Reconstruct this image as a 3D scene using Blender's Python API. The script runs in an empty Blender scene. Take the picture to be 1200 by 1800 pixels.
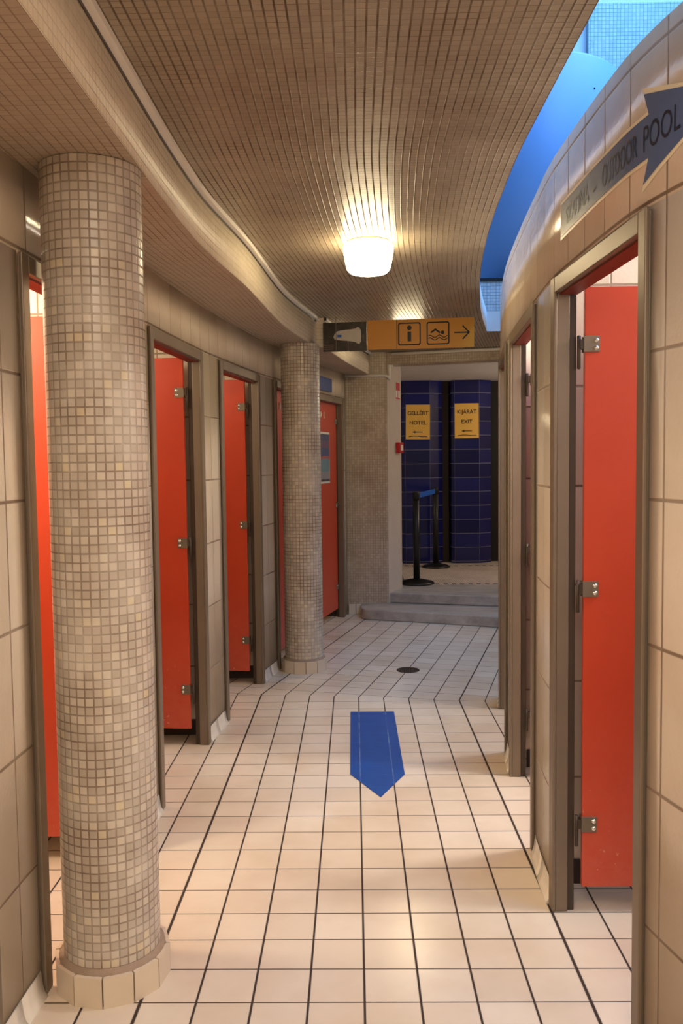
import bpy, bmesh, math, random
from mathutils import Vector, Matrix
from math import sin, cos, pi, radians, sqrt, floor, ceil

random.seed(7)
SC = bpy.context.scene
COL = SC.collection

# ------------------------------------------------------------------ helpers
def lin(r, g, b):
    def f(c):
        c /= 255.0
        return c / 12.92 if c <= 0.04045 else ((c + 0.055) / 1.055) ** 2.4
    return (f(r), f(g), f(b), 1.0)

def pchip(pts):
    """smooth monotone curve y -> x through (y, x) points"""
    ys = [p[0] for p in pts]; xs = [p[1] for p in pts]; n = len(ys)
    h = [ys[i+1]-ys[i] for i in range(n-1)]
    d = [(xs[i+1]-xs[i])/h[i] for i in range(n-1)]
    m = [d[0]] + [0.0]*(n-2) + [d[-1]]
    for i in range(1, n-1):
        if d[i-1]*d[i] > 0:
            w1 = 2*h[i]+h[i-1]; w2 = h[i]+2*h[i-1]
            m[i] = (w1+w2)/(w1/d[i-1]+w2/d[i])
    def f(y):
        if y <= ys[0]: return xs[0]+m[0]*(y-ys[0])
        if y >= ys[-1]: return xs[-1]+m[-1]*(y-ys[-1])
        for i in range(n-1):
            if y <= ys[i+1]: break
        t = (y-ys[i])/h[i]
        a = (1+2*t)*(1-t)**2; b = t*(1-t)**2; c = t*t*(3-2*t); e = t*t*(t-1)
        return a*xs[i]+b*h[i]*m[i]+c*xs[i+1]+e*h[i]*m[i+1]
    return f

def arc(fn, y0=-3.0, y1=9.0, n=1200):
    tab = [0.0]; st = (y1-y0)/n; px = fn(y0)
    for i in range(1, n+1):
        x = fn(y0+i*st); tab.append(tab[-1]+sqrt(st*st+(x-px)**2)); px = x
    def s(y):
        t = min(max((y-y0)/st, 0), n-1e-6); i = int(t)
        return tab[i]+(tab[i+1]-tab[i])*(t-i)
    return s

class MB:
    def __init__(self):
        self.bm = bmesh.new(); self.uv = self.bm.loops.layers.uv.new('UVMap')
    def face(self, pts, uvs=None, m=0, smooth=False):
        vs = [self.bm.verts.new(p) for p in pts]
        f = self.bm.faces.new(vs); f.material_index = m; f.smooth = smooth
        if uvs is None:
            f.normal_update(); nn = f.normal
            ax = max(range(3), key=lambda i: abs(nn[i]))
            uvs = [((p[1], p[2]) if ax == 0 else (p[0], p[2]) if ax == 1 else (p[0], p[1])) for p in pts]
        for l, u in zip(f.loops, uvs): l[self.uv].uv = u
        return f
    def box(self, x0, x1, y0, y1, z0, z1, m=0):
        if x0 > x1: x0, x1 = x1, x0
        if y0 > y1: y0, y1 = y1, y0
        P = lambda a, b, c: (a, b, c)
        self.face([P(x0,y0,z0),P(x0,y1,z0),P(x1,y1,z0),P(x1,y0,z0)], m=m)
        self.face([P(x0,y0,z1),P(x1,y0,z1),P(x1,y1,z1),P(x0,y1,z1)], m=m)
        self.face([P(x0,y0,z0),P(x1,y0,z0),P(x1,y0,z1),P(x0,y0,z1)], m=m)
        self.face([P(x1,y1,z0),P(x0,y1,z0),P(x0,y1,z1),P(x1,y1,z1)], m=m)
        self.face([P(x0,y1,z0),P(x0,y0,z0),P(x0,y0,z1),P(x0,y1,z1)], m=m)
        self.face([P(x1,y0,z0),P(x1,y1,z0),P(x1,y1,z1),P(x1,y0,z1)], m=m)
        return self
    def prism(self, poly, z0, z1, m=0, mtop=None, smooth=False, s0=0.0, caps=True):
        """poly counter-clockwise seen from above; side uv = (perimeter, z)"""
        n = len(poly); s = s0
        for i in range(n):
            a = poly[i]; b = poly[(i+1) % n]; L = math.hypot(b[0]-a[0], b[1]-a[1])
            self.face([(a[0],a[1],z0),(b[0],b[1],z0),(b[0],b[1],z1),(a[0],a[1],z1)],
                      [(s,z0),(s+L,z0),(s+L,z1),(s,z1)], m, smooth)
            s += L
        if caps:
            mt = m if mtop is None else mtop
            self.face([(p[0],p[1],z1) for p in poly], m=mt)
            self.face([(p[0],p[1],z0) for p in reversed(poly)], m=mt)
        return self
    def lathe(self, prof, seg=48, c=(0,0,0), m=0, smooth=True):
        for i in range(len(prof)-1):
            (r0,z0),(r1,z1) = prof[i], prof[i+1]
            for k in range(seg):
                a0 = 2*pi*k/seg; a1 = 2*pi*(k+1)/seg
                def p(r, z, a): return (c[0]+r*cos(a), c[1]+r*sin(a), c[2]+z)
                R = max(r0, r1)
                pts = [p(r0,z0,a0),p(r0,z0,a1),p(r1,z1,a1),p(r1,z1,a0)]
                uv = [(a0*R,z0),(a1*R,z0),(a1*R,z1),(a0*R,z1)]
                if r0 < 1e-6: pts = [pts[0],pts[2],pts[3]]; uv = [uv[0],uv[2],uv[3]]
                elif r1 < 1e-6: pts = pts[:3]; uv = uv[:3]
                self.face(pts, uv, m, smooth)
        return self
    def tube(self, path, r, seg=10, m=0, closed=False):
        pts = [Vector(p) for p in path]; n = len(pts); rings = []
        for i, p in enumerate(pts):
            if closed: t = (pts[(i+1) % n]-pts[i-1]).normalized()
            else: t = (pts[min(i+1,n-1)]-pts[max(i-1,0)]).normalized()
            up = Vector((0,0,1)) if abs(t.z) < .9 else Vector((1,0,0))
            u = t.cross(up).normalized(); v = u.cross(t).normalized()
            rings.append([p+u*r*cos(2*pi*k/seg)+v*r*sin(2*pi*k/seg) for k in range(seg)])
        rng = range(n) if closed else range(n-1)
        for i in rng:
            A = rings[i]; B = rings[(i+1) % n]
            for k in range(seg):
                self.face([A[k],A[(k+1)%seg],B[(k+1)%seg],B[k]], m=m, smooth=True)
        if not closed:
            self.face(list(reversed(rings[0])), m=m); self.face(rings[-1], m=m)
        return self
    def xform(self, M):
        self.bm.transform(M); return self
    def build(self, name, mats, parent=None, bevel=0.0, weld=True, kind=None):
        if weld: bmesh.ops.remove_doubles(self.bm, verts=self.bm.verts, dist=1e-5)
        bmesh.ops.recalc_face_normals(self.bm, faces=self.bm.faces)
        me = bpy.data.meshes.new(name); self.bm.to_mesh(me); self.bm.free()
        for mt in (mats if isinstance(mats, (list, tuple)) else [mats]): me.materials.append(mt)
        o = bpy.data.objects.new(name, me); COL.objects.link(o)
        if parent is not None: o.parent = parent
        if bevel:
            b = o.modifiers.new('Bevel', 'BEVEL'); b.width = bevel; b.segments = 2
            b.limit_method = 'ANGLE'; b.angle_limit = radians(40)
        if kind: o['kind'] = kind
        return o

def thing(name, label, cat, loc=(0,0,0), rz=0.0, group=None):
    o = bpy.data.objects.new(name, None); COL.objects.link(o)
    o.location = loc; o.rotation_euler = (0,0,rz); o.empty_display_size = .1
    o['label'] = label; o['category'] = cat; o['kind'] = 'thing'
    if group: o['group'] = group
    return o
def tag(o, label, cat, group=None):
    o['label'] = label; o['category'] = cat; o['kind'] = 'thing'
    if group: o['group'] = group
    return o

def text_polys(s, size, align='CENTER', extrude=0.0, ox=0.0):
    cu = bpy.data.curves.new('txt', 'FONT'); cu.body = s; cu.size = size
    cu.align_x = align; cu.align_y = 'CENTER'; cu.extrude = extrude; cu.offset = ox
    o = bpy.data.objects.new('txt', cu); COL.objects.link(o)
    dg = bpy.context.evaluated_depsgraph_get(); dg.update()
    me = o.evaluated_get(dg).to_mesh()
    vs = [tuple(v.co) for v in me.vertices]; fs = [tuple(p.vertices) for p in me.polygons]
    o.evaluated_get(dg).to_mesh_clear()
    bpy.data.objects.remove(o); bpy.data.curves.remove(cu)
    return vs, fs

# ------------------------------------------------------------------ materials
def newmat(name):
    m = bpy.data.materials.new(name); m.use_nodes = True
    nt = m.node_tree; b = nt.nodes['Principled BSDF']
    return m, nt, b
def mth(nt, op, a, b=None, c=None, clamp=False):
    n = nt.nodes.new('ShaderNodeMath'); n.operation = op; n.use_clamp = clamp
    for i, v in enumerate((a, b, c)):
        if v is None: continue
        if isinstance(v, (int, float)): n.inputs[i].default_value = v
        else: nt.links.new(v, n.inputs[i])
    return n.outputs[0]
def mix(nt, f, a, b, mode='MIX'):
    n = nt.nodes.new('ShaderNodeMix'); n.data_type = 'RGBA'; n.blend_type = mode
    for s, v in ((n.inputs[0], f), (n.inputs[6], a), (n.inputs[7], b)):
        if isinstance(v, (int, float)): s.default_value = v
        elif isinstance(v, tuple): s.default_value = v
        else: nt.links.new(v, s)
    return n.outputs[2]
def noise(nt, vec, scale, detail=3.0, rough=.55):
    n = nt.nodes.new('ShaderNodeTexNoise'); n.inputs['Scale'].default_value = scale
    n.inputs['Detail'].default_value = detail; n.inputs['Roughness'].default_value = rough
    if vec is not None: nt.links.new(vec, n.inputs['Vector'])
    return n.outputs[0]
def ramp(nt, f, stops):
    n = nt.nodes.new('ShaderNodeValToRGB'); e = n.color_ramp.elements
    while len(e) < len(stops): e.new(.5)
    for el, (p, c) in zip(e, stops): el.position = p; el.color = c
    nt.links.new(f, n.inputs[0]); return n.outputs[0]
def pos(nt):
    return nt.nodes.new('ShaderNodeNewGeometry').outputs['Position']

def grid(name, pu, pv, gu, gv, tile_stops, grout, rough=.3, grough=.85, ou=0., ov=0., bump=.4,
         wavy=0., dirt=None, extra_u=None, spec=.5, edge=.35, fade=None, wscale=42):
    """square / rectangular tiles with joints, laid out on the metre UVs of the surface"""
    m, nt, b = newmat(name)
    tc = nt.nodes.new('ShaderNodeUVMap'); sp = nt.nodes.new('ShaderNodeSeparateXYZ')
    nt.links.new(tc.outputs[0], sp.inputs[0])
    U = mth(nt, 'DIVIDE', mth(nt, 'SUBTRACT', sp.outputs[0], ou), pu)
    V = mth(nt, 'DIVIDE', mth(nt, 'SUBTRACT', sp.outputs[1], ov), pv)
    fu = mth(nt, 'FLOOR', U); fv = mth(nt, 'FLOOR', V)
    du = mth(nt, 'MULTIPLY', mth(nt, 'SUBTRACT', .5, mth(nt, 'ABSOLUTE', mth(nt, 'SUBTRACT', mth(nt, 'FRACT', U), .5))), pu)
    dv = mth(nt, 'MULTIPLY', mth(nt, 'SUBTRACT', .5, mth(nt, 'ABSOLUTE', mth(nt, 'SUBTRACT', mth(nt, 'FRACT', V), .5))), pv)
    def sm(d, g):
        n = nt.nodes.new('ShaderNodeMapRange'); n.interpolation_type = 'SMOOTHSTEP'
        n.inputs['From Min'].default_value = g*(.5-edge*.5); n.inputs['From Max'].default_value = g*(.5+edge)
        nt.links.new(d, n.inputs[0]); return n.outputs[0]
    mask = mth(nt, 'MULTIPLY', sm(du, gu), sm(dv, gv))          # 1 on the tile, 0 in the joint
    if extra_u:
        for x, w in extra_u:
            d = mth(nt, 'ABSOLUTE', mth(nt, 'SUBTRACT', sp.outputs[0], x))
            mask = mth(nt, 'MULTIPLY', mask, sm(d, w))
    cb = nt.nodes.new('ShaderNodeCombineXYZ'); nt.links.new(fu, cb.inputs[0]); nt.links.new(fv, cb.inputs[1])
    wn = nt.nodes.new('ShaderNodeTexWhiteNoise'); wn.noise_dimensions = '2D'; nt.links.new(cb.outputs[0], wn.inputs['Vector'])
    tcol = ramp(nt, wn.outputs[0], tile_stops)
    P = pos(nt)
    if dirt:
        dn = noise(nt, P, dirt[1], 4)
        k = mth(nt, 'MULTIPLY', mth(nt, 'SUBTRACT', dn, .42, clamp=True), dirt[2])
        tcol = mix(nt, k, tcol, dirt[0], 'MULTIPLY')
    full = mask
    if fade:                                   # joints that are pale or smeared over in patches
        fn_ = noise(nt, P, fade[0], 3)
        k = nt.nodes.new('ShaderNodeMapRange'); k.inputs['From Min'].default_value = .35; k.inputs['From Max'].default_value = .65
        k.inputs['To Min'].default_value = fade[1]; k.inputs['To Max'].default_value = fade[2]; nt.links.new(fn_, k.inputs[0])
        mask = mth(nt, 'SUBTRACT', 1., mth(nt, 'MULTIPLY', mth(nt, 'SUBTRACT', 1., mask), k.outputs[0]))
    gn = noise(nt, P, 18, 3)
    gcol = mix(nt, gn, grout, tuple(c*.55 for c in grout[:3])+(1.,))
    col = mix(nt, mask, gcol, tcol); nt.links.new(col, b.inputs['Base Color'])
    r = mth(nt, 'ADD', mth(nt, 'MULTIPLY', mask, rough-grough), grough)
    nt.links.new(r, b.inputs['Roughness']); b.inputs['Specular IOR Level'].default_value = spec
    h = full
    if wavy:
        h = mth(nt, 'ADD', full, mth(nt, 'MULTIPLY', noise(nt, P, wscale, 2), wavy))
        h = mth(nt, 'ADD', h, mth(nt, 'MULTIPLY', wn.outputs[0], wavy*.3))
    bp = nt.nodes.new('ShaderNodeBump'); bp.inputs['Strength'].default_value = bump; bp.inputs['Distance'].default_value = .002
    nt.links.new(h, bp.inputs['Height']); nt.links.new(bp.outputs[0], b.inputs['Normal'])
    return m

def plain(name, c, rough=.5, metal=0., nscale=0., namt=.25, spec=.5, bump=0., coat=0., emit=None):
    m, nt, b = newmat(name)
    b.inputs['Roughness'].default_value = rough; b.inputs['Metallic'].default_value = metal
    b.inputs['Specular IOR Level'].default_value = spec
    b.inputs['Coat Weight'].default_value = coat
    if nscale:
        nn = noise(nt, pos(nt), nscale, 5)
        col = mix(nt, nn, tuple(min(1, x*(1+namt)) for x in c[:3])+(1.,), tuple(x*(1-namt) for x in c[:3])+(1.,))
        nt.links.new(col, b.inputs['Base Color'])
        if bump:
            bp = nt.nodes.new('ShaderNodeBump'); bp.inputs['Strength'].default_value = bump; bp.inputs['Distance'].default_value = .003
            nt.links.new(nn, bp.inputs['Height']); nt.links.new(bp.outputs[0], b.inputs['Normal'])
    else:
        b.inputs['Base Color'].default_value = c
    if emit:
        b.inputs['Emission Color'].default_value = emit[0]; b.inputs['Emission Strength'].default_value = emit[1]
    return m

cream = [(0., lin(214,200,180)), (.5, lin(221,208,189)), (1., lin(226,214,196))]
M_floor = grid('cream floor tiles', .156, .155, .0058, .0038,
               [(0., lin(226,210,188)), (.5, lin(231,216,195)), (1., lin(236,223,203))], lin(66,50,40), rough=.2, ov=.0,
               bump=.5, wavy=.10, dirt=(lin(214,196,172), 2.2, 1.4), extra_u=[(-.624, .0085), (.624, .0085)])
M_walltile = grid('white glazed wall tiles', .175, .34, .0055, .0075, cream, lin(150,126,104), rough=.18, ou=.0, ov=.04,
                  bump=.5, wavy=.55, wscale=75, dirt=(lin(214,194,172), 3., 1.0), fade=(4., .75, 1.))
mos = [(0., lin(190,179,164)), (.35, lin(198,187,172)), (.7, lin(207,196,182)), (.93, lin(216,206,190)), (1., lin(218,204,174))]
M_mosaic = grid('pale mosaic', .0246, .0246, .0036, .0036, mos, lin(152,130,112), rough=.28, bump=.5, wavy=.12,
                dirt=(lin(204,188,176), 5., 1.5), fade=(5., .25, 1.))
M_ceil = grid('ceiling mosaic', .026, .026, .0042, .0016,  # same mosaic darkened for dim light, joints darkened for grazing light
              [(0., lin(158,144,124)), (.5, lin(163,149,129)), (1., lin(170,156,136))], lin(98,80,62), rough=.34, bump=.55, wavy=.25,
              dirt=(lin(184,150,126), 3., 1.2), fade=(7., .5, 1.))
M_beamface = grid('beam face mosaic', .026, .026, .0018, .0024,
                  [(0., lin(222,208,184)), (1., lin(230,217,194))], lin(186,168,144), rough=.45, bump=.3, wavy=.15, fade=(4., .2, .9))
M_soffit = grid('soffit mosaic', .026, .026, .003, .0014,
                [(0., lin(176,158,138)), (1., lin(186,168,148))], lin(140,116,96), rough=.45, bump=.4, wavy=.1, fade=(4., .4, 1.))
M_pillar = grid('small brownish mosaic', .0246, .0246, .0032, .0026,
                [(0., lin(178,162,140)), (.5, lin(186,170,148)), (1., lin(196,181,159))], lin(150,130,106), rough=.35, bump=.4, wavy=.1,
                dirt=(lin(196,168,140), 4., 1.4), fade=(3., .3, .9))
M_blue = grid('glossy navy tiles', .305, .173, .003, .006,
              [(0., lin(16,20,70)), (.5, lin(20,25,86)), (1., lin(25,31,102))], lin(120,122,146), rough=.1, bump=.5, wavy=.5, ov=.2)
M_bluish = grid('pale blue mosaic', .0246, .0246, .003, .003,
                [(0., lin(196,208,216)), (1., lin(226,234,240))], lin(140,158,172), rough=.3, bump=.4)
M_teal = grid('hall mosaic', .04, .04, .0035, .0035,
              [(0., lin(142,176,182)), (1., lin(162,194,198))], lin(126,160,170), rough=.25, bump=.4)
M_upfloor = grid('pink grey mosaic floor', .024, .024, .003, .003,
                 [(0., lin(196,180,168)), (1., lin(216,202,190))], lin(164,148,136), rough=.4, bump=.3, dirt=(lin(180,170,160), 3., 1.5))
M_basetile = plain('base tile', lin(222,205,182), .25, nscale=9, namt=.05)
M_cove = plain('white cove tile', lin(236,228,214), .2, nscale=12, namt=.05)
M_mortar = plain('mortar', lin(164,142,122), .9, nscale=40, namt=.2, bump=.5)
M_plaster = plain('grey plaster', lin(196,184,172), .8, nscale=6, namt=.08, bump=.2)
M_plasterw = plain('white plaster', lin(206,200,196), .85, nscale=5, namt=.06)
M_rim = plain('white rim', lin(225,225,225), .6)
M_metal = plain('brown grey door frame metal', lin(128,114,98), .42, .35, nscale=7, namt=.12)
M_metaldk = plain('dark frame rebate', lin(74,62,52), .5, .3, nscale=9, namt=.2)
M_steel = plain('dull steel', lin(122,110,94), .45, .35, nscale=20, namt=.12)
M_screw = plain('bright screw', lin(222,220,214), .2, .9)
M_dark = plain('black metal', lin(30,25,22), .5, .2)
M_black = plain('stanchion black', lin(24,22,22), .4, .1, nscale=10, namt=.2)
M_white = plain('white paint', lin(228,222,210), .45, nscale=8, namt=.05)
M_moulding = plain('white moulding', lin(246,242,234), .5)
M_void = plain('dark passage', lin(20,16,14), .8)  # near-black colour painting the dark of the passage behind the pillars
M_brownbar = plain('dark brown bar', lin(58,44,34), .6, nscale=10, namt=.2)
M_yellow = plain('sign yellow', lin(216,146,40), .4, nscale=3, namt=.05)
M_ink = plain('sign black', lin(28,22,18), .5)
M_belt = plain('blue belt', lin(30,96,200), .5)
M_paper = plain('yellow paper', lin(226,180,84), .7, nscale=6, namt=.06)
M_red = plain('alarm red', lin(190,22,26), .35)
M_navy = plain('navy sign', lin(48,74,134), .35)
def bluefilm():
    m, nt, b = newmat('floor blue film'); P = pos(nt)
    sp = nt.nodes.new('ShaderNodeSeparateXYZ'); nt.links.new(P, sp.inputs[0])
    base = mix(nt, noise(nt, P, 14, 5), lin(26,86,170), lin(18,70,146))
    k = None
    for x in (.013, .169):
        d = mth(nt, 'LESS_THAN', mth(nt, 'ABSOLUTE', mth(nt, 'SUBTRACT', sp.outputs[0], x)), .0022)
        k = d if k is None else mth(nt, 'MAXIMUM', k, d)
    ry = mth(nt, 'ABSOLUTE', mth(nt, 'SUBTRACT', mth(nt, 'FRACT', mth(nt, 'DIVIDE', mth(nt, 'SUBTRACT', sp.outputs[1], 2.276), .155)), .5))
    k2 = mth(nt, 'MULTIPLY', mth(nt, 'GREATER_THAN', ry, .49), .35)
    k = mth(nt, 'MAXIMUM', k, k2)
    k = mth(nt, 'MULTIPLY', k, mth(nt, 'MULTIPLY', mth(nt, 'SUBTRACT', noise(nt, P, 9, 4), .32, clamp=True), 2.2), clamp=True)
    nt.links.new(mix(nt, k, base, lin(150,165,190)), b.inputs['Base Color']); b.inputs['Roughness'].default_value = .3
    return m
M_bluefilm = bluefilm()
M_arrow = plain('blue arrow film', lin(86,108,152), .25, nscale=5, namt=.08)
M_arrowrim = plain('cream outline', lin(242,232,204), .3)
M_arrowink = plain('faded lettering', lin(30,38,62), .4)
M_arrowink2 = plain('very faded lettering', lin(54,72,106), .3)
M_drum = plain('pale blue drum', lin(130,178,236), .45, nscale=1.2, namt=.06)
M_updark = plain('bounce cutting hall wall', lin(70,72,76), .8)  # darkened so these unseen walls throw less blue bounce on the tiles
M_plank = plain('pale hall wall', lin(205,225,240), .6)

def marble():
    m, nt, b = newmat('grey marble'); P = pos(nt)
    n1 = noise(nt, P, 2.4, 8, .65)
    mp = nt.nodes.new('ShaderNodeMapping'); nt.links.new(P, mp.inputs[0]); mp.inputs['Scale'].default_value = (1.2, 5., 3.)
    n2 = noise(nt, mp.outputs[0], 2.2, 8, .7)
    col = ramp(nt, mth(nt, 'ADD', mth(nt, 'MULTIPLY', n1, .4), mth(nt, 'MULTIPLY', n2, .6)),
               [(.3, lin(124,118,110)), (.5, lin(172,164,154)), (.68, lin(204,196,186))])
    nt.links.new(col, b.inputs['Base Color']); b.inputs['Roughness'].default_value = .35
    return m
M_marble = marble()

def redpaint():
    m, nt, b = newmat('orange red door laminate')
    tc = nt.nodes.new('ShaderNodeTexCoord'); sp = nt.nodes.new('ShaderNodeSeparateXYZ'); nt.links.new(tc.outputs['Object'], sp.inputs[0])
    n1 = noise(nt, pos(nt), 3, 4)
    base = mix(nt, n1, lin(203,68,33), lin(186,56,27))
    low = nt.nodes.new('ShaderNodeMapRange'); low.inputs['From Min'].default_value = .75; low.inputs['From Max'].default_value = .08
    nt.links.new(sp.outputs[2], low.inputs[0])
    n2 = noise(nt, pos(nt), 24, 6, .7)
    k = mth(nt, 'MULTIPLY', mth(nt, 'MULTIPLY', low.outputs[0], .55), mth(nt, 'MULTIPLY', n2, 1.0), clamp=True)
    col = mix(nt, k, base, lin(214,120,100))
    sc = mth(nt, 'MULTIPLY', mth(nt, 'GREATER_THAN', noise(nt, pos(nt), 55, 3), .70), mth(nt, 'POWER', low.outputs[0], 2.), clamp=True)
    col = mix(nt, mth(nt, 'MULTIPLY', sc, .6), col, lin(235,180,160))
    nt.links.new(col, b.inputs['Base Color']); b.inputs['Roughness'].default_value = .42
    return m
M_door = redpaint()
M_headred = plain('red header board', lin(112,32,18), .5)

def lampmat():
    m, nt, b = newmat('lit opal glass')
    b.inputs['Base Color'].default_value = (1, .95, .85, 1)
    b.inputs['Emission Color'].default_value = (1., .82, .50, 1); b.inputs['Emission Strength'].default_value = 24
    return m
M_lamp = lampmat()

def posterprint():
    m, nt, b = newmat('poster print')
    tc = nt.nodes.new('ShaderNodeTexCoord'); sp = nt.nodes.new('ShaderNodeSeparateXYZ'); nt.links.new(tc.outputs['Object'], sp.inputs[0])
    n1 = noise(nt, tc.outputs['Object'], 14, 5)
    z = mth(nt, 'ADD', sp.outputs[2], mth(nt, 'MULTIPLY', mth(nt, 'SUBTRACT', n1, .5), .03))
    t = mth(nt, 'DIVIDE', mth(nt, 'SUBTRACT', z, 1.31), .42)
    n = nt.nodes.new('ShaderNodeValToRGB'); n.color_ramp.interpolation = 'CONSTANT'
    st = [(0., lin(60,52,60)), (.04, lin(150,150,156)), (.2, lin(110,150,164)), (.47, lin(190,90,90)), (.53, lin(60,80,130)), (.7, lin(110,80,110)), (.86, lin(70,76,112))]
    e = n.color_ramp.elements
    while len(e) < len(st): e.new(.5)
    for el, (p, c) in zip(e, st): el.position = p; el.color = c
    nt.links.new(t, n.inputs[0])
    nt.links.new(mix(nt, mth(nt, 'MULTIPLY', n1, .5), n.outputs[0], lin(50,60,100)), b.inputs['Base Color'])
    return m
M_poster = posterprint()

def darkphoto():
    m, nt, b = newmat('dark printed panel'); P = pos(nt)
    n1 = noise(nt, P, 16, 6, .7)
    nt.links.new(ramp(nt, n1, [(.3, lin(26,20,16)), (.55, lin(58,50,42)), (.75, lin(96,86,70))]), b.inputs['Base Color'])
    b.inputs['Roughness'].default_value = .4
    return m
M_darkphoto = darkphoto()

# ------------------------------------------------------------------ plan of the corridor (x across, y along, z up, metres)
XL = pchip([(-3,-.93), (1.0,-.915), (2.2,-.903), (2.4,-.893), (3.0,-.875), (3.58,-.855), (4.47,-.793), (4.815,-.755), (5.69,-.63), (6.03,-.563), (6.9,-.405), (7.2,-.345), (7.6,-.25), (8.1,-.11), (8.25,-.07)])
XR = pchip([(-3,.95), (.5,.92), (1.5,.80), (1.886,.705), (1.99,.684), (2.142,.666), (2.45,.655), (2.79,.651), (2.94,.656), (3.165,.672), (3.64,.706), (4.25,.760), (4.8,.828), (5.24,.893)])
XB1 = pchip([(-3,-.58), (1.5,-.58), (2.6,-.582), (3.12,-.572), (4.04,-.49), (5.13,-.42), (6.2,-.262)])
XB2 = pchip([(6.2,-.208), (7.3,-.03), (8.45,.205)])
XC = pchip([(-3,.56), (1.98,.56), (2.79,.562), (3.45,.588), (3.96,.622), (4.8,.71), (5.36,.788), (6.09,.905), (6.97,1.08)])
SL = arc(XL); SR = arc(XR)
TH = radians(15.3); FD = Vector((sin(TH), cos(TH), 0)); PD = Vector((cos(TH), -sin(TH), 0))
P0 = Vector((.012, 5.311, 0))
FT = 2.07            # top of the cubicle door frames
HS = 2.31            # soffit
HC = 2.52            # mosaic ceiling
HW = 2.46            # top of the free-standing right-hand wall

def steps(a, b, st):
    n = max(1, int(ceil((b-a)/st - 1e-6)))
    return [a+(b-a)*i/n for i in range(n+1)]

def wall_piece(mb, fn, S, y0, y1, z0, z1, side, depth=.02, off=0.0, m=0):
    ys = steps(y0, y1, .05)
    for a, b in zip(ys[:-1], ys[1:]):
        xa, xb = fn(a), fn(b)
        q = [(xa,a,z0),(xb,b,z0),(xb,b,z1),(xa,a,z1)]
        mb.face(q, [(S(a)-off,z0),(S(b)-off,z0),(S(b)-off,z1),(S(a)-off,z1)], m, True)
        ba, bb = xa+side*depth, xb+side*depth
        mb.face([(ba,a,z0),(bb,b,z0),(bb,b,z1),(ba,a,z1)], m=m)
        mb.face([(xa,a,z1),(xb,b,z1),(bb,b,z1),(ba,a,z1)], m=m)
        mb.face([(xa,a,z0),(xb,b,z0),(bb,b,z0),(ba,a,z0)], m=m)
    for y in (y0, y1):
        x = fn(y); mb.face([(x,y,z0),(x+side*depth,y,z0),(x+side*depth,y,z1),(x,y,z1)], m=m)

L_OPEN = [(1.16,2.04), (2.31,3.19), (3.58,4.47), (4.815,5.69), (6.03,6.90), (7.20,8.10)]
R_OPEN = [(1.99,2.79), (3.165,3.99), (4.24,5.08)]

# ---- walls with the tile piers and the band over the doors
def build_wall(name, fn, S, opens, y0, y1, top, side, centre):
    mb = MB(); off = S(centre); cur = y0
    for a, b in opens + [(y1, y1)]:
        if a > cur + 1e-4: wall_piece(mb, fn, S, cur, a, 0.0, FT, side, off=off)
        cur = b
    wall_piece(mb, fn, S, y0, y1, FT, top, side, off=off)
    o = mb.build(name, M_walltile, kind='structure'); return o
build_wall('wall_left', XL, SL, L_OPEN, -2.6, 8.225, HS, -1, 4.6425)
build_wall('wall_right', XR, SR, R_OPEN, -2.6, 5.24, HW, 1, 2.9775)

# coved white tiles along the foot of the piers
def cove(name, fn, spans, side):
    mb = MB()
    prof = [(0.003,.075), (0.005,.06), (.008,.035), (.013,.016), (.022,.004), (.022,0.), (.001,0.), (.001,.075)]
    halves = []
    for y0, y1 in spans:
        n_ = max(2, round((y1-y0)/.172)); w_ = (y1-y0)/n_
        halves += [(y0+k*w_+.002, y0+(k+1)*w_-.002) for k in range(n_)]
    for y0, y1 in halves:
        ys = steps(y0, y1, .05)
        for a, b in zip(ys[:-1], ys[1:]):
            for i in range(len(prof)-1):
                (d0,z0),(d1,z1) = prof[i], prof[i+1]
                mb.face([(fn(a)-side*d0,a,z0),(fn(b)-side*d0,b,z0),(fn(b)-side*d1,b,z1),(fn(a)-side*d1,a,z1)], m=0, smooth=i < 4)
        for y in (y0, y1):
            mb.face([(fn(y)-side*d,y,z) for d, z in prof], m=0)
    return mb.build(name, [M_cove, M_mortar], kind='structure')
cove('baseboard_left', XL, [(-.2,1.15), (2.045,2.305), (3.195,3.575), (4.475,4.81), (5.695,6.025), (6.905,7.195)], -1)
cove('baseboard_right', XR, [(-.2,1.985), (2.795,3.16), (3.995,4.235), (5.085,5.235)], 1)

# ---- partitions and back walls of the cubicles
def stalls(name, fn, opens, side, top, depth):
    mb = MB()
    ends = [opens[0][0]-.17] + [(opens[i][1]+opens[i+1][0])/2 for i in range(len(opens)-1)] + [opens[-1][1]+.07]
    for y in ends:
        x0 = fn(y)+side*.056; x1 = fn(y)+side*depth
        mb.box(x0, x1, y-.035, y+.035, 0, top)
        mb.box(x0+side*.02, x1, y-.045, y+.045, 0, .085, 1)
    for a, b in zip(ends[:-1], ends[1:]):
        xa, xb = fn(a)+side*depth, fn(b)+side*depth
        pts = [(xa,a),(xb,b),(xb+side*.06,b),(xa+side*.06,a)]
        mb.prism(pts, 0, top)
    return mb.build(name, [M_walltile, M_brownbar], kind='structure')
stalls('wall_left_partitions', XL, L_OPEN, -1, HS-.002, 1.25)
stalls('wall_right_partitions', XR, R_OPEN, 1, HW, 1.2)
mb = MB(); mb.box(.95, 2.1, 5.2445, 5.32, 0, HW)
mb.build('wall_right_end', M_walltile, kind='structure')

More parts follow.
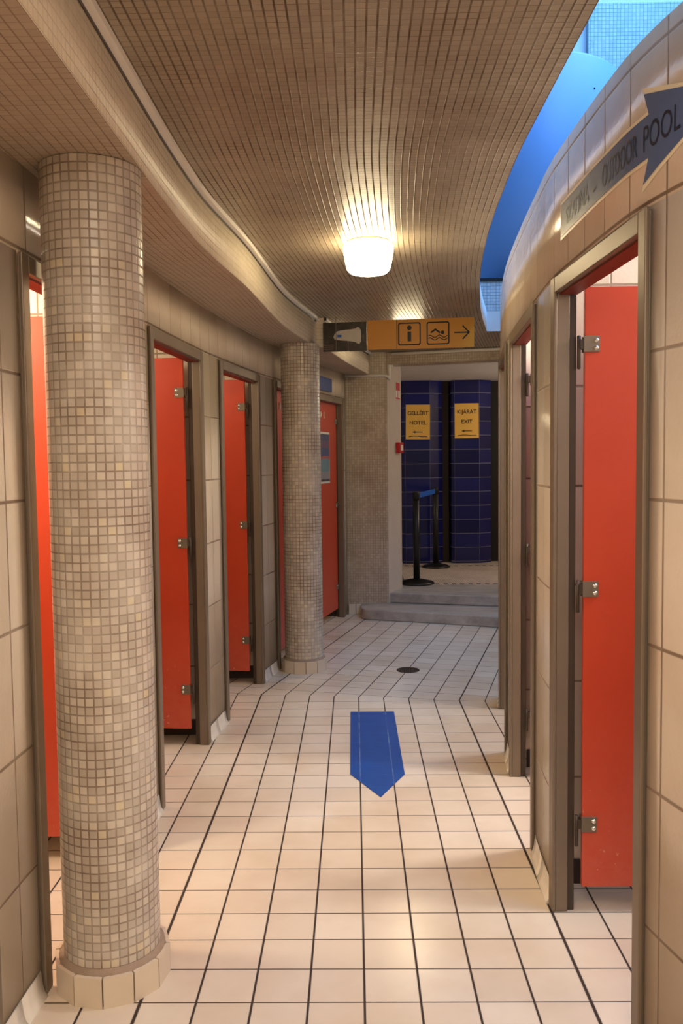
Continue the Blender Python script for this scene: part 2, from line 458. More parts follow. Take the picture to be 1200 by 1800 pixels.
# ---- floor: two fields of tiles meeting on a slanted seam
def floor_mesh():
    mb = MB()
    t = Vector((cos(TH/2), -sin(TH/2), 0))
    a = P0 + t*(-3.4); b = P0 + t*4.0
    near = [(-3.2,-2.7,0), (4.2,-2.7,0), (b.x,b.y,0), (a.x,a.y,0)]
    mb.face(near, [(p[0]-.013, p[1]-2.276) for p in near])
    fl = a + FD*6.0; fr = b + FD*6.0
    far = [(a.x,a.y,0), (b.x,b.y,0), (fr.x,fr.y,0), (fl.x,fl.y,0)]
    uv = []
    for p in far:
        d = Vector(p)-P0; uv.append((d.dot(PD), d.dot(FD)+5.311-2.276))
    mb.face(far, uv)
    return mb.build('floor', M_floor, kind='structure')
floor_mesh()

# ---- steps up to the hall at the end
def rounded(pts, r, idx, n=6):
    out = []
    for i, p in enumerate(pts):
        if i not in idx: out.append(p); continue
        p = Vector(p); a = Vector(pts[i-1]); b = Vector(pts[(i+1) % len(pts)])
        u = (a-p).normalized(); v = (b-p).normalized()
        for k in range(n+1):
            s = k/n; out.append(tuple(((1-s)**2)*(p+u*r) + 2*s*(1-s)*p + s*s*(p+v*r)))
    return out
low = rounded([(.045,8.30), (.055,7.93), (.70,7.715), (1.30,7.47), (3.1,6.90), (3.6,8.4)], .09, [1])
MB().prism(low, 0, .1).build('step_lower', M_marble, bevel=.012, kind='structure')
up = [(.30,8.28), (1.40,7.98), (3.4,7.45), (3.8,8.8), (-.2,9.0)]
mb = MB(); mb.prism(up, .1005, .2); mb.build('step_upper', M_marble, bevel=.012, kind='structure')
mb = MB()
mb.face([(-2.4,8.74,.2005), (1.49,8.72,.2005), (4.2,8.10,.2005), (4.2,11.4,.2005), (-2.4,11.4,.2005)])
def dots(p, q, st=.085):
    p = Vector(p); q = Vector(q); L = (q-p).length; d = (q-p)/L; nrm = Vector((-d.y, d.x))
    for k in range(int(L/st)):
        c = p+d*(k+.5)*st
        mb.face([(c.x+d.x*i*.022+nrm.x*j*.026, c.y+d.y*i*.026+nrm.y*j*.026, .2016) for i, j in ((-1,-1),(1,-1),(1,1),(-1,1))], m=1)
dots((.47,8.83), (1.49,8.78)); dots((1.49,8.78), (3.0,8.45)); dots((.5,10.34), (3.0,10.24)); dots((.5,8.9),(.5,10.3))
mb.build('floor_upper', [M_upfloor, M_dark], kind='structure')
MB().box(-2.4,4.2,8.95,11.4,.0,.199).build('floor_upper_base', M_marble, kind='structure')

# ---- mosaic ceiling with the S-shaped free edge
def ceiling():
    mb = MB(); ys = steps(-2.6, 6.97, .06)
    def xl(y): return (XB1(y) if y < 6.2 else XB2(y)) - .12
    for a, b in zip(ys[:-1], ys[1:]):
        la, lb, ra, rb = xl(a), xl(b), XC(a), XC(b)
        mb.face([(la,a,HC),(lb,b,HC),(rb,b,HC),(ra,a,HC)], [(la-ra,a),(lb-rb,b),(0,b),(0,a)])
        mb.face([(la,a,HC+.16),(ra,a,HC+.16),(rb,b,HC+.16),(lb,b,HC+.16)], m=1)
        mb.face([(ra,a,HC),(rb,b,HC),(rb,b,HC+.16),(ra,a,HC+.16)], m=1, smooth=True)
        mb.face([(la,a,HC),(lb,b,HC),(lb,b,HC+.16),(la,a,HC+.16)], m=1)
    x0 = xl(6.97); r = XC(6.97)
    far = [(x0,6.97), (4.3,6.97), (4.3,8.55), (-.1,8.55)]
    sh = lambda p: p[0]-r-(p[1]-6.97)*.22
    mb.face([(p[0],p[1],HC) for p in far], [(sh(p), p[1]) for p in far])
    mb.face([(p[0],p[1],HC+.16) for p in far], m=1)
    mb.face([(r,6.97,HC),(4.3,6.97,HC),(4.3,6.97,HC+.16),(r,6.97,HC+.16)], m=1)
    return mb.build('ceiling', [M_ceil, M_rim], kind='structure')
ceiling()

# ---- the beam carried by the round columns
def beam():
    mb = MB()
    for fn, y0, y1 in ((XB1,-2.6,6.2), (XB2,6.2,8.23)):
        ys = steps(y0, y1, .05); s = 0
        for a, b in zip(ys[:-1], ys[1:]):
            xa, xb = fn(a), fn(b); L = math.hypot(b-a, xb-xa)
            mb.face([(xa,a,HS),(xb,b,HS),(xb,b,HC),(xa,a,HC)], [(s,HS),(s+L,HS),(s+L,HC),(s,HC)], 0, True)
            s += L
            mb.face([(-2.4,a,HS),(xa,a,HS),(xb,b,HS),(-2.4,b,HS)], [(-2.4-xa,a),(0,a),(0,b),(-2.4-xb,b)], 1)
            mb.face([(-2.4,a,HC),(xa,a,HC),(xb,b,HC),(-2.4,b,HC)], m=1)
    mb.face([(XB1(6.2),6.2,HS),(XB2(6.2),6.2,HS),(XB2(6.2),6.2,HC),(XB1(6.2),6.2,HC)], m=0)
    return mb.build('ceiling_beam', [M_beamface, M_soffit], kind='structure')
beam()
# thin white moulding along the top of the beam
mb = MB()
for fn, y0, y1 in ((XB1,-2.6,6.2), (XB2,6.2,8.22)):
    ys = steps(y0, y1, .05); w = .022; h = .02
    for a, b in zip(ys[:-1], ys[1:]):
        xa, xb = fn(a), fn(b)
        mb.face([(xa-.002,a,HC-h),(xa+w,a,HC-h),(xb+w,b,HC-h),(xb-.002,b,HC-h)])
        mb.face([(xa+w,a,HC-h),(xa+w,a,HC-.001),(xb+w,b,HC-.001),(xb+w,b,HC-h)])
for fn, y0, y1 in ((XB1,-2.6,6.2), (XB2,6.2,8.22)):      # dark strip on the beam face, painting the shadow line under it
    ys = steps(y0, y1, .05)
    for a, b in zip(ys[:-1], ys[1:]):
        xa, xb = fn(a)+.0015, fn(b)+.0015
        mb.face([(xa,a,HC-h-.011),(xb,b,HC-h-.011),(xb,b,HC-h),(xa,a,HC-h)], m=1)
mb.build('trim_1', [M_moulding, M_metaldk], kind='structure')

# ---- lintel, plaster ceiling and walls of the end hall
c0 = Vector((.325, 8.25)); c1 = c0 + Vector((PD.x, PD.y))*3.6
nf = Vector((FD.x, FD.y))*.22
MB().prism([tuple(c0),tuple(c1),tuple(c1+nf),tuple(c0+nf)], 2.405, HC-.001).build('lintel', M_pillar, kind='structure')
mb = MB(); mb.box(-2.4, 4.3, 9.07, 11.4, 2.46, 2.51); mb.box(.49, 4.3, 8.36, 9.0695, 2.46, 2.51)
mb.build('ceiling_hall', M_plasterw, kind='structure')
MB().box(-2.4, 4.3, 11.3, 11.4, .2, 2.46).build('wall_back', M_void, kind='structure')
MB().box(-2.5, -2.4, 8.3, 11.4, 0, 2.5).build('wall_hall_left', M_walltile, kind='structure')
pa = Vector((2.1,5.32)); pb = pa+Vector((FD.x,FD.y))*6.2; q = Vector((PD.x,PD.y))*.1
MB().prism([tuple(pa),tuple(pa+q),tuple(pb+q),tuple(pb)], 0, HC-.001).build('wall_hall_right', M_walltile, kind='structure')
MB().box(-2.5, 3.0, -2.75, -2.65, 0, 2.7).build('wall_front', M_walltile, kind='structure')
MB().box(-2.5, -2.4, -2.65, 8.3, 0, 2.7).build('wall_outer_left', M_walltile, kind='structure')

# ---- big square pillar at the end of the left wall
pp = rounded([(-.095,8.235), (.325,8.235), (.475,8.60), (.43,8.78), (.30,9.05), (-.35,9.05), (-.35,8.27)], .03, [1], 5)
mb = MB(); s = 0; n = len(pp)
for i in range(n):
    a, b = pp[i], pp[(i+1) % n]; L = math.hypot(b[0]-a[0], b[1]-a[1])
    mb.face([(a[0],a[1],0),(b[0],b[1],0),(b[0],b[1],HC),(a[0],a[1],HC)], [(s,0),(s+L,0),(s+L,HC),(s,HC)],
            m=1 if (a[0] > .31 and b[0] > .32 and b[1] > 8.25) else 0)
    s += L
r = thing('square_pillar', 'wide square mosaic pillar with plastered side, rising from the grey steps', 'pillar')
mb.build('shaft', [M_pillar, M_plaster], r)
mb = MB()
for k in range(2): mb.box(-.066+k*.07, k*.07, 8.212, 8.234, 0, .1)
mb.build('base_tiles', M_basetile, r, bevel=.003)

# ---- round mosaic columns on polygonal tile plinths
def column(x, y, label, rot):
    R = .137
    t = thing('mosaic_column', label, 'column', (x,y,0), rot, 'round mosaic columns along the left wall')
    MB().lathe([(R,.085),(R,HS-.002)], 70).build('shaft', M_mosaic, t)
    n = 12; r0 = .165; mb = MB()
    pin = .0022
    for k in range(n):
        a0 = 2*pi*k/n; a1 = 2*pi*(k+1)/n
        p = Vector((r0*cos(a0), r0*sin(a0))); q = Vector((r0*cos(a1), r0*sin(a1))); d = (q-p).normalized()
        p2 = p+d*pin; q2 = q-d*pin; i1 = q2*.93; i0 = p2*.93
        mb.prism([tuple(p2),tuple(q2),tuple(i1),tuple(i0)], 0, .086, 0)
    mb.build('plinth_tiles', M_basetile, t)
    MB().lathe([(.0,.0),(.152,.0),(.152,.080),(.150,.090),(.142,.096),(.1365,.100),(.13,.100)], 36).build('mortar_bed', M_mortar, t)
    return t
column(-.722, 2.41, 'nearer thick round mosaic column with a tiled plinth, beside the first red doorways', .1)
column(-.372, 6.06, 'farther round mosaic column standing before the closed red doors', .12)

# ------------------------------------------------------------------ cubicle doors
def doorway(A, B, hinge_far, opened, label, group, swing=90, mark=None, latch=True):
    """A -> B runs along the wall, the cubicle lies on the left of A -> B"""
    A = Vector(A); B = Vector(B); w = (B-A).length; rz = math.atan2(B.y-A.y, B.x-A.x)
    t = thing('cubicle_door', label, 'door', (A.x,A.y,0), rz, group)
    g = .008
    for s in (0, 1):                                    # two jambs
        mb = MB()
        def bx(x0, x1, *r):
            if s: x0, x1 = w-x1, w-x0
            mb.box(x0, x1, *r)
        bx(g, .046, -.004, .036, 0, FT-.006)
        bx(.001, .047, -.015, -.004, 0, FT-.002)
        for f in mb.bm.faces: f.material_index = 0
        n0 = len(mb.bm.faces)
        bx(g, .036, .036, .060, 0, FT-.006)
        for f in list(mb.bm.faces)[n0:]: f.material_index = 1
        mb.build('jamb', [M_metal, M_metaldk], t, bevel=.003)
    MB().box(.048, w-.048, -.0148, .036, FT-.052, FT-.003).build('header', M_metal, t, bevel=.003)
    MB().box(.047, w-.047, .004, .058, FT-.058, FT-.0525).build('header_board', M_headred, t)
    if latch:
        hx = .046 if hinge_far else w-.046
        sg = 1 if hinge_far else -1
        MB().box(hx, hx+sg*.003, .004, .034, 1.66, 1.80).build('strike_plate', M_metaldk, t)
    # door leaf, drawn shut with its hinge edge at the origin, then swung inwards
    dw = w-.125; sg = -1 if hinge_far else 1
    piv = w-.058 if hinge_far else .058
    mb = MB(); mb.box(sg*.014, sg*dw, 0, .02, .09, 2.035)
    d = mb.build('door_leaf', M_door, t, bevel=.002)
    for z in (.30, 1.075, 1.855):
        hb = MB()
        for yy in ((-.006, .0), (.02, .026)):
            hb.box(sg*.010, sg*.060, yy[0], yy[1], z-.024, z+.026, 0)
        hb.box(sg*-.001, sg*.013, -.003, .023, z-.014, z+.016, 2)
        for dz in (-.012, .012):
            for face, y0 in ((-1, -.006), (1, .026)):
                for k in range(12):
                    a0 = 2*pi*k/12; a1 = 2*pi*(k+1)/12; cx = sg*.05
                    R = .0075
                    P = lambda rr, a, h: (cx+rr*cos(a), y0+face*h, z+dz+rr*sin(a))
                    hb.face([P(R,a0,0),P(R,a1,0),P(R*.75,a1,.003),P(R*.75,a0,.003)], m=1, smooth=True)
                    hb.face([P(R*.75,a0,.003),P(R*.75,a1,.003),(cx, y0+face*.0045, z+dz)], m=1, smooth=True)
        hb.lathe([(0,z-.078),(.006,z-.075),(.006,z+.028),(0,z+.03)], 14, (sg*-.003, .008, 0), 2)
        hb.build('hinge', [M_steel, M_screw, M_metaldk], d)
    d.location = (piv, .038 if not opened else .066, 0)
    if opened: d.rotation_euler = (0, 0, radians(-swing if hinge_far else swing))
    if mark:
        mb = MB()
        for (mx, a0, a1) in mark:
            path = [(mx+.014*cos(radians(a)), -.003, 1.90+.024*sin(radians(a))) for a in range(a0, a1+1, 15)]
            mb.tube(path, .0042, 8)
        mb.build('ring_mark', M_arrowrim, t).location = (0, .038, 0)
    if mark and len(group) and w > .9:
        mb = MB(); mb.tube([(.47+.014*cos(radians(q_)), -.003, 1.90+.024*sin(radians(q_))) for q_ in range(90, 271, 15)], .0042, 8)
        mb.build('curved_mark', M_arrowrim, t).location = (0, .038, 0)
    return t, w

def lpt(y): return (XL(y), y)
def rpt(y): return (XR(y), y)
GL = 'red cubicle doors along the left wall'; GR = 'red cubicle doors along the right wall'
ll = ['brown metal door frame cut off by the photo edge, before the nearer round column',
      'red open cubicle door mostly hidden behind the nearer round column',
      'red open cubicle door in brown frame just past the nearer round column',
      'red open cubicle door in brown frame, second past the nearer round column',
      'red closed cubicle door with a small ring mark, partly behind the farther column',
      'red closed cubicle door with a poster, under the blue plaque at the wall end']
for i, (a, b) in enumerate(L_OPEN):
    mark = {4: [(.30,0,360)], 5: [(.355,0,360)]}.get(i)
    doorway(lpt(a), lpt(b), True, i < 4, ll[i], GL, swing=[90,87,91,91,0,0][i], mark=mark)
lr = ['large bright red cubicle door standing open under the blue arrow sign',
      'red cubicle door seen edge-on as a thin strip, second on the right tiled wall',
      'brown metal door frame, last and farthest on the tiled right wall']
for i, (a, b) in enumerate(R_OPEN):
    doorway(rpt(b), rpt(a), False, True, lr[i], GR, swing=[88,88,86][i])

# poster and plaque by the last closed door
A = Vector(lpt(7.2)); B = Vector(lpt(8.1)); rz = math.atan2(B.y-A.y, B.x-A.x)
t = thing('poster', 'framed colour poster fixed to the last closed red door on the left wall', 'poster', (A.x,A.y,0), rz)
MB().box(.26,.60,.028,.0375,1.29,1.75).build('frame', M_white, t, bevel=.002)
MB().box(.275,.585,.025,.029,1.31,1.73).build('print', M_poster, t)
o = MB().box(.16,.565,-.012,-.003,2.105,2.225).build('plaque', M_navy, bevel=.002)
o.location = (A.x,A.y,0); o.rotation_euler = (0,0,rz); o.scale = (1,1,1)
tag(o, 'plain dark blue plaque on the tiles above the door with the poster', 'plaque')

# ------------------------------------------------------------------ ceiling lamps
def lamp(x, y, label):
    t = thing('ceiling_lamp', label, 'lamp', (x,y,HC), 0, 'opal ceiling lamps')
    MB().lathe([(0,0),(.098,0),(.102,-.004),(.102,-.016),(.0,-.016)], 40).build('mount', M_white, t)
    prof = [(0,-.014),(.112,-.014),(.118,-.022),(.119,-.034),(.115,-.06),(.108,-.10),(.101,-.128),(.088,-.142),(.06,-.149),(0,-.152)]
    MB().lathe(prof, 48).build('glass_shade', M_lamp, t)
    return t
lamp(.078, 4.08, 'glowing opal glass lamp on the mosaic ceiling in front of the yellow sign')
lamp(.44, 6.85, 'glowing opal ceiling lamp hidden behind the hanging yellow sign').scale = (1,1,.68)

# ------------------------------------------------------------------ hanging direction sign
sA = Vector((-.212,6.175)); sB = Vector((.85,6.05)); sw = (sB-sA).length; srz = math.atan2(sB.y-sA.y, sB.x-sA.x)
t = thing('hanging_sign', 'yellow hanging sign with info and swimmer pictograms and a dark panel with white patch', 'sign', (sA.x,sA.y,0), srz)
zb, zt = 2.275, 2.485
x1 = .318
yp = MB(); yp.box(x1, sw, 0, .02, zb+.004, zt); yp.build('yellow_panel', M_yellow, t, bevel=.001)
MB().box(x1+.208, x1+.212, -.0015, .0005, zb+.004, zt).build('panel_joint', M_ink, t)
dp = MB().box(0, x1-.004, 0, .02, zb, zt-.006).build('dark_panel', M_darkphoto, t, bevel=.001)
# torn whitish patch on the dark panel
W = [(.075,.10),(.085,.125),(.105,.142),(.16,.150),(.20,.152),(.235,.157),(.248,.168),(.262,.163),(.272,.145),(.274,.10),(.272,.065),(.262,.048),(.245,.053),(.232,.062),(.20,.068),(.15,.074),(.10,.08),(.083,.086)]
mb = MB(); mb.face([(px, -.002, zb+pz) for px, pz in W]); 
mb.build('white_patch', plain('greyish sticker', lin(206,200,188), .6, nscale=30, namt=.15), dp)
MB().box(.103,.133,-.0035,-.0025,zb+.098,zb+.116).build('blue_mark', M_belt, dp)
mb = MB(); mb.box(.092,.096,-.005,-.001,zb,zt+.035); mb.build('hanger_rod', M_steel, t)
mb = MB(); mb.box(.178,.182,-.005,-.001,zb,zb+.075); mb.build('stay_rod', M_steel, t)
mb = MB(); mb.box(.945,.949,.008,.012,zt,zt+.035); mb.build('hanger_rod', M_dark, t)
mb = MB()
for k in range(3): mb.box(.006,.074,-.002,-.0005,zb+.014+k*.014,zb+.020+k*.014)
mb.build('grey_stripes', M_steel, dp)

def rr(cx, cz, hw, hh, r, n=6):
    out = []
    for sx, sz, a0 in ((1,-1,-90),(1,1,0),(-1,1,90),(-1,-1,180)):
        for k in range(n+1):
            a = radians(a0+90*k/n); out.append((cx+sx*(hw-r)+r*cos(a), cz+sz*(hh-r)+r*sin(a)))
    return out
def ring2(mb, out, inn, y):
    n = len(out)
    for i in range(n):
        j = (i+1) % n
        mb.face([(out[i][0],y,out[i][1]),(out[j][0],y,out[j][1]),(inn[j][0],y,inn[j][1]),(inn[i][0],y,inn[i][1])])
def disc(mb, cx, cz, r, y, n=20):
    mb.face([(cx+r*cos(2*pi*k/n), y, cz+r*sin(2*pi*k/n)) for k in range(n)])
def stroke(mb, pts, w, y):
    for (a, b) in zip(pts[:-1], pts[1:]):
        a = Vector(a); b = Vector(b); d = (b-a).normalized(); n_ = Vector((-d.y, d.x))*w/2; e = d*w*.25
        q = [a-e-n_, b+e-n_, b+e+n_, a-e+n_]
        mb.face([(p.x,y,p.y) for p in q])
yf = -.0022; zc = (zb+zt)/2+.002
# px 722 / 772 / 813 of the sign face
mb = MB(); c = .617
ring2(mb, rr(c,zc,.080,.080,.016), rr(c,zc,.071,.071,.010), yf)
disc(mb, c, zc+.043, .0165, yf)
mb.face([(c-.013,yf,zc-.052),(c+.013,yf,zc-.052),(c+.013,yf,zc+.016),(c-.013,yf,zc+.016)])
mb.build('info_pictogram', M_ink, t)
mb = MB(); c = .818
ring2(mb, rr(c,zc,.080,.080,.016), rr(c,zc,.071,.071,.010), yf)
disc(mb, c+.032, zc+.004, .013, yf)
stroke(mb, [(c-.048,zc+.006),(c-.018,zc+.026),(c+.012,zc+.004)], .012, yf)
for dz in (-.022, -.040):
    stroke(mb, [(c-.066+.132*k/24, zc+dz+.008*sin(k/24*4*pi+.6)) for k in range(25)], .006, yf-.0002)
mb.build('swimmer_pictogram', M_ink, t)
mb = MB(); c = .985
stroke(mb, [(c-.052,zc),(c+.045,zc)], .009, yf); stroke(mb, [(c+.006,zc+.045),(c+.05,zc),(c+.006,zc-.045)], .009, yf-.0002)
mb.build('arrow', M_ink, t)

# ------------------------------------------------------------------ end hall: blue pillars, notices, barrier posts
def bluepillar(x, y, label):
    hw = .152; d = .16; e = .10
    poly = [(-hw,0),(hw,0),(hw+d,e),(hw+d,e+.35),(-hw-d*.25,e+.35),(-hw-d*.25,e*.4)]
    t = thing('blue_tiled_pillar', label, 'pillar', (x,y,.2), 0, 'blue tiled pillars at the end')
    mb = MB(); mb.prism(poly, 0, 2.259, s0=.0); mb.build('shaft', M_blue, t)
    return t
bluepillar(.785, 10.56, 'navy glazed tile pillar behind the barrier posts, with the notice reading hotel')
bluepillar(1.392, 10.56, 'navy glazed tile pillar by the end of the right wall, with the exit notice')
MB().box(1.085,1.185,10.72,10.8,.2,2.459).build('trim_2', M_brownbar, kind='structure')
MB().box(.47,.60,10.7,10.8,.2,2.459).build('dark_gap_left', M_void, kind='structure')  # near-black block painting the dark gap left of the pillars
MB().box(1.72,2.6,10.75,10.85,.2,2.459).build('dark_gap_right', M_void, kind='structure')  # near-black block painting the dark gap right of the pillars

def notice(x0, x1, z0, z1, lines, label, tilt):
    t = thing('paper_notice', label, 'notice', ((x0+x1)/2, 10.557, (z0+z1)/2), 0, 'yellow paper notices on the blue pillars')
    t.rotation_euler = (0, tilt, 0)
    w = (x1-x0)/2; h = (z1-z0)/2
    MB().box(-w,w,0,.003,-h,h).build('sheet', M_paper, t)
    for s, sz, z in lines:
        vs, fs = text_polys(s, sz, ox=.0012)
        mb = MB()
        for f in fs: mb.face([(vs[i][0], -.0015, vs[i][1]+z) for i in f])
        mb.build('text', M_ink, t)
    mb = MB()
    stroke(mb, [(-.058,-.125),(.06,-.125)], .010, -.0016)
    mb.face([(-.066,-.0018,-.125),(-.03,-.0018,-.110),(-.03,-.0018,-.140)])
    mb.build('arrow', M_ink, t)
    mb = MB(); stroke(mb, [(-.11,-.182),(-.05,-.174),(.0,-.176),(.05,-.182),(.115,-.182)], .009, -.0016); mb.build('underline', M_ink, t)
notice(.642,.938,1.742,2.166, [('GELL\u00c9RT', .066, .105), ('HOTEL', .066, -.012)], 'yellow paper notice reading hotel with arrow, on the pillar behind the posts', .01)
notice(1.242,1.537,1.748,2.174, [('KIJ\u00c1RAT', .064, .108), ('EXIT', .066, -.012)], 'yellow paper notice reading exit with arrow, on the navy pillar nearer the right wall', -.005)

def barrier(x, y, rb, label, hd):
    t = thing('barrier_post', label, 'barrier post', (x,y,.202), 0, 'black belt barrier posts')
    MB().lathe([(0,0),(rb,0),(rb,.012),(rb*.9,.024),(rb*.45,.042),(.045,.052),(0,.052)], 40).build('base', M_black, t)
    MB().lathe([(0,.045),(.034,.045),(.034,.90),(0,.90)], 24).build('post', M_black, t)
    MB().lathe([(0,.875),(.037,.875),(.038,.945),(.034,.955),(0,.957)], 24).build('head', M_dark, t)
    return t
b1 = barrier(.640, 8.86, .185, 'nearer black barrier post with round base at the top of the steps', 0)
b2 = barrier(.968, 10.20, .165, 'farther black barrier post with round base in front of the navy pillars', 0)
d = Vector((.968-.640, 10.20-8.86)); L = d.length; u = d/L; nn = Vector((-u.y,u.x))*.001
mb = MB(); s0, s1 = .036, L-.0395
mb.prism([tuple(u*s0-nn), tuple(u*s1-nn), tuple(u*s1+nn), tuple(u*s0+nn)], .885, .94)
mb.build('belt', M_belt, b1)

# alarm fittings on the plastered face of the square pillar
fa = Vector((.325,8.235)); fb = Vector((.475,8.60)); fd = (fb-fa).normalized(); frz = math.atan2(fd.y, fd.x)
t = thing('fire_call_point', 'small red alarm box on the plastered side of the square pillar', 'alarm', (fa.x,fa.y,0), frz)
MB().box(.235,.345,-.045,-.0005,1.56,1.665).build('housing', M_red, t, bevel=.006)
MB().box(.255,.315,-.047,-.044,1.585,1.64).build('white_plate', M_white, t)
t = thing('fire_sign', 'small red and white fire sign, high on the pillar above the alarm box', 'sign', (fa.x,fa.y,0), frz)
MB().box(.235,.345,-.005,-.0005,2.09,2.255).build('plate', M_white, t)
MB().box(.237,.343,-.007,-.0045,2.175,2.253).build('red_field', M_red, t)
mb = MB(); mb.box(.237,.343,-.007,-.0045,2.092,2.108); mb.box(.283,.297,-.007,-.0045,2.108,2.17)
mb.build('red_arrow', M_red, t)

# white cable conduit round the pillar and along the lintel
cz = 2.30
fwd = Vector((-PD.y, PD.x))  # into the lintel
pts = [(-.09,8.222,cz), (.30,8.222,cz), (.322,8.222,cz-.004), (.341,8.24,cz-.02), (.347,8.262,cz-.03)]
mb = MB(); mb.tube(pts, .014, 8)
mb.tube([(.347,8.262,cz-.04), (.347,8.262,HC-.02)], .014, 8)
mb.tube([(.349,8.262,2.40), (.379,8.33,2.40)], .010, 8)
tag(mb.build('cable_conduit', M_white), 'thin white cable conduit bent round the front of the square pillar', 'conduit')
p0 = c0+Vector((PD.x,PD.y))*.05-Vector((FD.x,FD.y))*.016; p1 = p0+Vector((PD.x,PD.y))*2.2
mb = MB(); mb.tube([(p0.x,p0.y,HC-.018), (p1.x,p1.y,HC-.018)], .014, 8)
tag(mb.build('cable_conduit', M_white), 'straight white cable conduit along the lintel below the yellow sign', 'conduit')

# ------------------------------------------------------------------ floor marks
mb = MB()
A_ = [(-.037,5.0), (-.034,3.99), (.102,3.71), (.225,3.985), (.221,5.0)]
mb.face([(x,y,.0025) for x, y in A_])
mb.face([(x,y,.0005) for x, y in reversed(A_)])
tag(mb.build('floor_arrow', M_bluefilm), 'plain blue arrow stuck on the floor tiles, pointing towards the viewer', 'arrow')
t = thing('floor_drain', 'round dark metal drain cover set in the floor tiles', 'drain', (.368,6.0,0))
MB().lathe([(0,.0005),(.082,.0005),(.082,.003),(.072,.004),(.07,.0025),(0,.0025)], 40).build('cover', plain('drain metal', lin(74,58,46), .5, .4, nscale=30, namt=.3), t)
mb = MB()
for k in range(-4, 5):
    h = sqrt(max(0, .062**2-(k*.014)**2)); mb.box(k*.014-.003, k*.014+.003, -h, h, .0026, .0036)
mb.build('slots', M_dark, t)

# ------------------------------------------------------------------ arrow sign on the curved wall
def on_wall(mb, polys, off, z0, name, mat, parent):
    bm = bmesh.new()
    for poly in polys:
        bm.faces.new([bm.verts.new((y, 0, z)) for y, z in poly])
    y = 1.4
    while y < 2.9:
        g = bm.verts[:]+bm.edges[:]+bm.faces[:]
        bmesh.ops.bisect_plane(bm, geom=g, plane_co=(y,0,0), plane_no=(1,0,0)); y += .04
    for v in bm.verts:
        yy = v.co.x; v.co = Vector((XR(yy)-off, yy, v.co.z))
    me = bpy.data.meshes.new(name); bm.normal_update(); bm.to_mesh(me); bm.free()
    me.materials.append(mat)
    o = bpy.data.objects.new(name, me); COL.objects.link(o); o.parent = parent
    return o
t = thing('wall_arrow_sign', 'blue arrow with cream outline and faded lettering on the tiles above the big red door', 'sign')
zc_ = 2.228
def arrow_poly(g):
    hb = .048+g; hh = .102+g*1.8; yb = 2.70+g; yn = 2.003; tip = 1.70-g*1.5
    yh = yn+.024+g
    body = [(yb,zc_-hb),(yb,zc_+hb),(yn+g,zc_+hb),(yh,zc_+hh),(tip,zc_),(yh,zc_-hh),(yn+g,zc_-hb)]
    return body
P = arrow_poly(0); Q = arrow_poly(.009)
split = lambda P: [[P[0],P[1],P[2],P[6]], [P[2],P[3],P[4]], [P[2],P[4],P[6]], [P[4],P[5],P[6]]]
on_wall(None, split(Q), .0022, 0, 'cream_outline', M_arrowrim, t)
on_wall(None, split(P), .0036, 0, 'blue_arrow', M_arrow, t)
def walltext(txt, y0, y1, z, size, mat):
    vs, fs = text_polys(txt, size, 'LEFT')
    x0 = min(v[0] for v in vs); k = (y0-y1)/(max(v[0] for v in vs)-x0)
    on_wall(None, [[(y0-(vs[i][0]-x0)*k, z+vs[i][1]) for i in f] for f in fs], .0046, 0, 'text', mat, t)
walltext('SZAUNA', 2.64, 2.40, zc_-.005, .072, M_arrowink2)
walltext('-', 2.365, 2.335, zc_-.005, .075, M_arrowink)
walltext('OUTDOOR', 2.285, 2.055, zc_-.005, .080, M_arrowink)
walltext('POOL', 2.025, 1.875, zc_-.005, .082, M_arrowink)

# ------------------------------------------------------------------ daylit upper hall seen over the right-hand wall
mb = MB(); mb.box(1.02,4.3,6.972,7.10,HC+.001,2.915); mb.build('parapet', M_bluish, kind='structure')
MB().box(1.02,4.3,6.96,7.11,2.9155,2.94).build('trim_5', M_dark, kind='structure')
t = thing('round_tank', 'large pale blue round drum rising in the daylight above the right-hand wall', 'tank', (1.60,7.95,HC+.161))
R_ = .82; hT = 4.80-HC-.16
MB().lathe([(0,0),(R_,0),(R_,hT-.03),(R_-.03,hT),(0,hT)], 72).build('drum', M_drum, t)
mb = MB()
for a in (-1.05,):
    cx, cy = R_*cos(a), R_*sin(a)
    mb.lathe([(0,-.008),(.008,-.004),(.008,.004),(0,.008)], 10, (cx,cy,hT-.28))
mb.build('bolt', M_dark, t)
mb = MB()
mb.box(-3, 2.31, 9.5, 9.6, HC+.17, 7.0, 0)
mb.box(2.31, 2.385, 9.56, 9.6, HC+.17, 7.0, 2)
mb.box(2.385, 2.54, 9.5, 9.6, HC+.17, 7.0, 0)
mb.box(2.54, 4.4, 9.40, 9.6, HC+.17, 6.30, 1)
mb.box(2.54, 4.4, 9.44, 9.6, 6.30, 7.0, 0)
mb.build('wall_upper_far', [M_plank, M_teal, M_dark], kind='structure')
MB().box(4.3, 4.4, -2.7, 9.4, 0, 7.0).build('wall_upper_right', M_plank, kind='structure')
MB().box(-3.1, -3.0, -2.7, 9.5, HC+.17, 7.0).build('wall_upper_left', M_updark, kind='structure')
MB().box(-3.1, 4.4, -2.85, -2.76, 0, 7.0).build('wall_upper_front', M_updark, kind='structure')

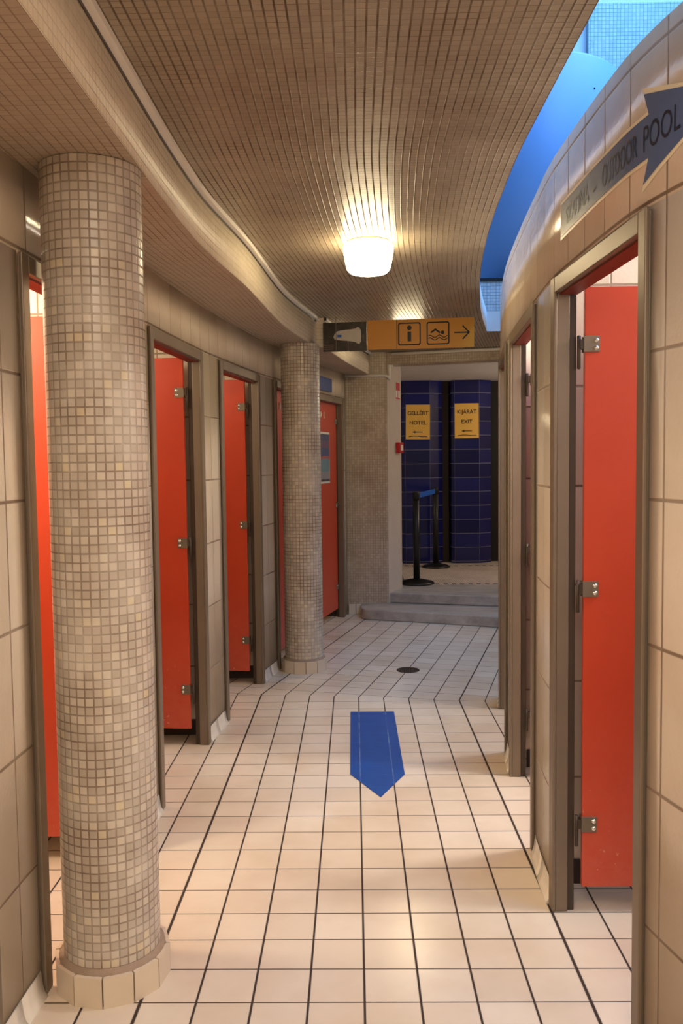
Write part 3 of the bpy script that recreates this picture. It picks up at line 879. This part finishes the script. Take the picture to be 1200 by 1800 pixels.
# ------------------------------------------------------------------ light
def area(name, loc, rot, sx, sy, power, col):
    l = bpy.data.lights.new(name, 'AREA'); l.shape = 'RECTANGLE'; l.size = sx; l.size_y = sy
    l.energy = power; l.color = col
    o = bpy.data.objects.new(name, l); COL.objects.link(o); o.location = loc; o.rotation_euler = rot
    return o
def point(name, loc, power, col, r=.08):
    l = bpy.data.lights.new(name, 'POINT'); l.energy = power; l.color = col; l.shadow_soft_size = r
    o = bpy.data.objects.new(name, l); COL.objects.link(o); o.location = loc
    return o
PINK = (1., .85, .69)
area('hall daylight', (3.1, 4.5, 7.2), (0,0,0), 2.2, 8.5, 460, (.26, .53, 1.))
area('corridor light', (.0, -.55, 2.505), (0,0,0), .95, 3.3, 60, PINK)
for i, (a, b) in enumerate(L_OPEN):
    y = (a+b)/2; point('left cubicle light', (XL(y)-.75, y-.1, 2.12), [8,42,11,9,6,6][i], (1.,.86,.64), .1)
for i, (a, b) in enumerate(R_OPEN):                 # lamps on the back walls of the right-hand cubicles
    y = (a+b)/2; area('right cubicle light', (XR(y)+1.16, y+[.17,.0,.0][i], 2.25), (0, radians(62), 0), .2, .3, [19,36,18][i], (1.,.90,.80))
point('end hall light', (-.9, 9.6, 2.2), 14, (1.,.82,.6), .15)
point('end hall light', (2.7, 9.2, 2.15), 30, (1.,.84,.66), .15)

w = bpy.data.worlds.new('sky'); SC.world = w; w.use_nodes = True
bg = w.node_tree.nodes['Background']; bg.inputs[0].default_value = (.25,.5,1.,1); bg.inputs[1].default_value = .05

# ------------------------------------------------------------------ camera
F = 1500.0
def nrm(v):
    return Vector(v).normalized()
a = nrm((22,-92,F)); yv = (22*293+F*F)/92.0; D = nrm((293,yv,F)); X = D.cross(a)
# image axes (right, down, forward) written in world axes
right = Vector((X.x, a.x, -D.x)); down = Vector((X.y, a.y, -D.y)); fw = Vector((X.z, a.z, -D.z))
cam = bpy.data.cameras.new('camera'); co = bpy.data.objects.new('camera', cam); COL.objects.link(co)
R3 = Matrix((right, -down, -fw)).transposed()
co.matrix_world = Matrix.Translation((0,0,1.5)) @ R3.to_4x4()
cam.sensor_fit = 'VERTICAL'; cam.sensor_height = 24.0; cam.sensor_width = 16.0
cam.lens = F/1800.0*24.0; cam.clip_start = .02
SC.camera = co
SC.view_settings.view_transform = 'Standard'
SC.view_settings.look = 'None'
SC.view_settings.exposure = 0.22
